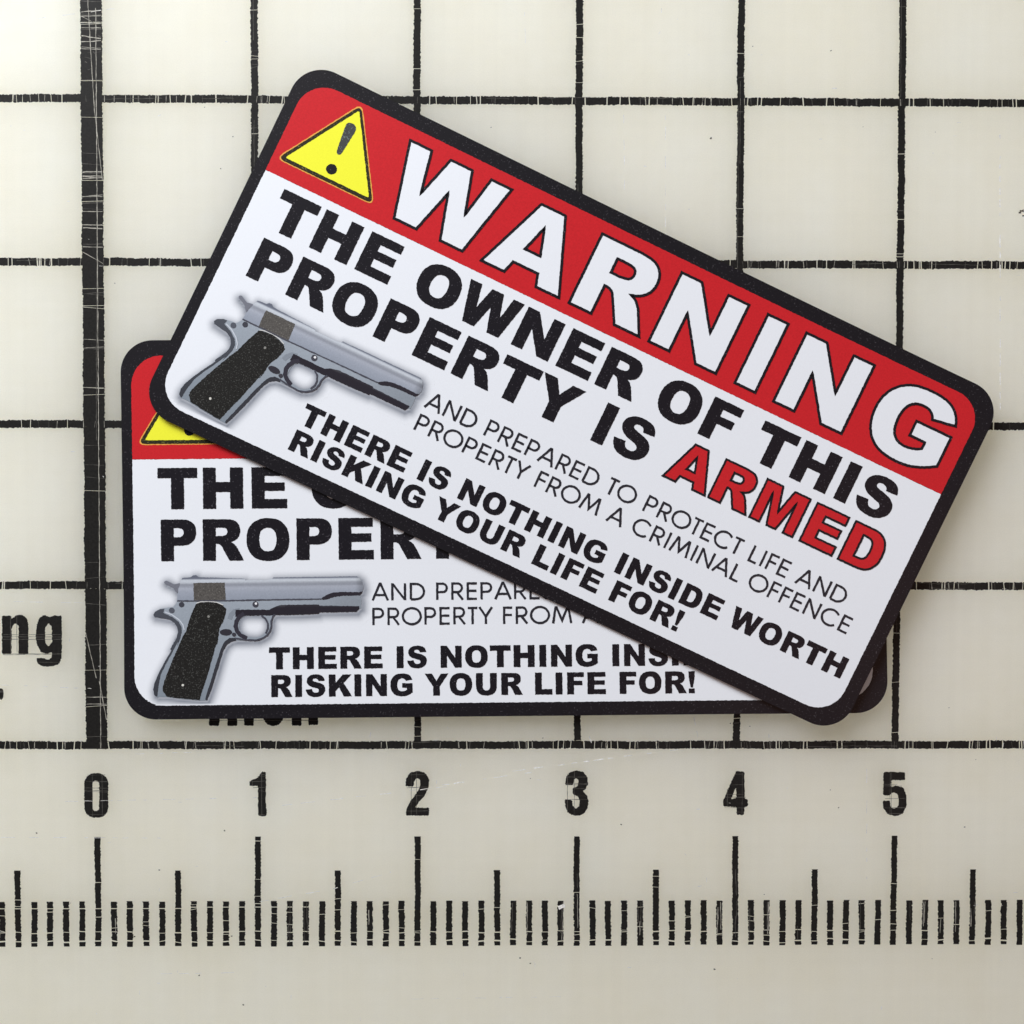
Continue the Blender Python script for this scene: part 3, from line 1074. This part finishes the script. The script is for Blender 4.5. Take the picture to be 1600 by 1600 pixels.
        self.word('lettering', line_heavy('THERE IS NOTHING INSIDE WORTH', 226.5, 1153.9, 475.2, 509.4), M['black_text'], 3, jit=0.3)
        self.word('lettering', line_heavy('RISKING YOUR LIFE FOR!', 229.6, 891.5, 518.4, 552.6), M['black_text'], 3, jit=0.3)
        self.pistol()

    def word(self, name, glyphs, m, layer, grid=None, outline=0, jit=0.34, label=None):
        vs, fs = [], []
        edge = []
        for cs in glyphs:
            cs = [jitter(resample(c, 2.2), jit if not outline else 0.25, self.rng) for c in cs]
            p, f = fill(cs, grid)
            b = len(vs)
            vs += p
            fs += [tuple(b + k for k in q) for q in f]
            edge += cs
        o = self.put(name, vs, fs, m, layer)
        if label:
            o['label'] = label
        if outline:
            self.strokes('letter_outline', edge, outline, M['black_text'], layer + 1, parent=o, closed=True, step=50.0, jit=0.12)
        return o

    def pistol(self):
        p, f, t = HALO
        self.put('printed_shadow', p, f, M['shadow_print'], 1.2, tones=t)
        g = self.area('pistol_picture', [resample(c, 3) for c in FRAME], M['tone_print'], 3, grid=4.0, jit=0.3, tone=frame_tone)
        g['label'] = 'grey and black pistol printed on the white panel'
        dk = lambda *c: (lambda u, v: rgb(*c))
        self.area('hammer', [HAMMER], M['tone_print'], 4, g, jit=0.25, tone=dk(112, 115, 126))
        self.area('slide', [SLIDE], M['tone_print'], 4, g, grid=2.2, jit=0.3, tone=slide_tone)
        self.area('slide_serration', [SERRATION], M['serration_print'], 5, g, jit=0.35)
        self.area('muzzle_cut', [PORT], M['tone_print'], 5, g, jit=0.4, tone=dk(44, 41, 49))
        self.strokes('slide_seam', [tr(Za, [(395, 436), (700, 436), (1070, 433)]) + tr(Zb, [(0, 424), (450, 417), (890, 411)])], 1.9,
                     M['tone_print'], 6, g, jit=0.35, tones=rgb(72, 73, 84))
        self.area('grip_panel', [GRIP], M['grip_print'], 5, g, jit=0.45)
        self.strokes('grip_highlight', [tr(Za, [(665, 470), (720, 450), (850, 443), (950, 456), (1040, 494)])], 1.3, M['tone_print'], 6, g, tones=rgb(205, 206, 205))
        self.area('backstrap', [BACKSTRAP], M['tone_print'], 4, g, jit=0.3, tone=lambda u, v: tuple(a * (1 - min(1, max(0, (v - 400) / 150)) * 0.45) for a in rgb(74, 78, 87)))
        self.strokes('tang_highlight', [tr(Za, [(228, 592), (330, 632), (425, 700), (480, 770), (498, 840)])], 1.8, M['tone_print'], 5, g, tones=rgb(190, 197, 208))
        self.area('frontstrap', [FRONTSTRAP], M['tone_print'], 4, g, jit=0.35, tone=dk(53, 54, 61))
        self.area('dust_cover', [DUST], M['tone_print'], 5, g, grid=3.0, jit=0.4, tone=dust_tone)
        # trigger and its guard
        self.strokes('trigger', [tr(Za, [(1330, 610), (1268, 650), (1225, 720), (1212, 790), (1235, 860), (1285, 915), (1370, 952)])], 6.2,
                     M['tone_print'], 6, g, jit=0.35, tones=rgb(52, 50, 60))
        self.strokes('trigger_guard', [tr(Za, [(1200, 955), (1350, 978), (1530, 984)]) + tr(Zb, [(0, 980), (80, 955), (145, 910), (184, 850), (200, 780), (200, 715), (222, 655), (245, 625)]),
                                       tr(Zb, [(60, 640), (115, 680), (150, 750), (152, 820), (120, 890)])], 2.6,
                     M['tone_print'], 6, g, jit=0.3, tones=rgb(70, 71, 82))
        self.strokes('guard_shade', [tr(Za, [(1130, 690), (1150, 630), (1200, 580), (1270, 565)])], 7.0, M['tone_print'], 4, g, tones=rgb(128, 136, 147))

        def disc(name, c, r, tone, layer, ry=None):
            q = art(c)
            return self.area(name, [arc(q[0], q[1], r, ry or r, 0, 360, 24)[:-1]], M['tone_print'], layer, g, jit=0.2, tone=tone)
        disc('magazine_catch', Za(1078, 872), 9.6, dk(50, 48, 56), 6, 5.0)
        disc('pin', Za(1192, 905), 3.2, dk(58, 57, 66), 6)
        disc('pin', Za(460, 488), 4.2, dk(62, 63, 72), 5)
        disc('pin', Za(322, 568), 4.4, dk(82, 86, 96), 5)
        disc('pin', Za(1490, 486), 4.8, dk(64, 64, 74), 5)
        disc('pin_glint', Za(1496, 474), 1.9, dk(226, 228, 232), 6)
        disc('grip_screw', Zc(482, 716), 1.9, dk(205, 205, 198), 6)
        disc('grip_screw', Za(836, 655), 2.0, dk(130, 130, 126), 6)


Sticker('straight warning sticker underneath, most of its wording hidden by the tilted sticker',
        PLACE_BOT, lift_bot, 6.3, (16.3, 24.2, 1169.5, 570.6), (50, 50, 50, 50), 11)
Sticker('tilted warning sticker lying on top, its whole red banner in view',
        PLACE_TOP, lift_top, 0.0, (17.5, 23.2, 1169.5, 569.2), (50, 50, 50, 50), 23)
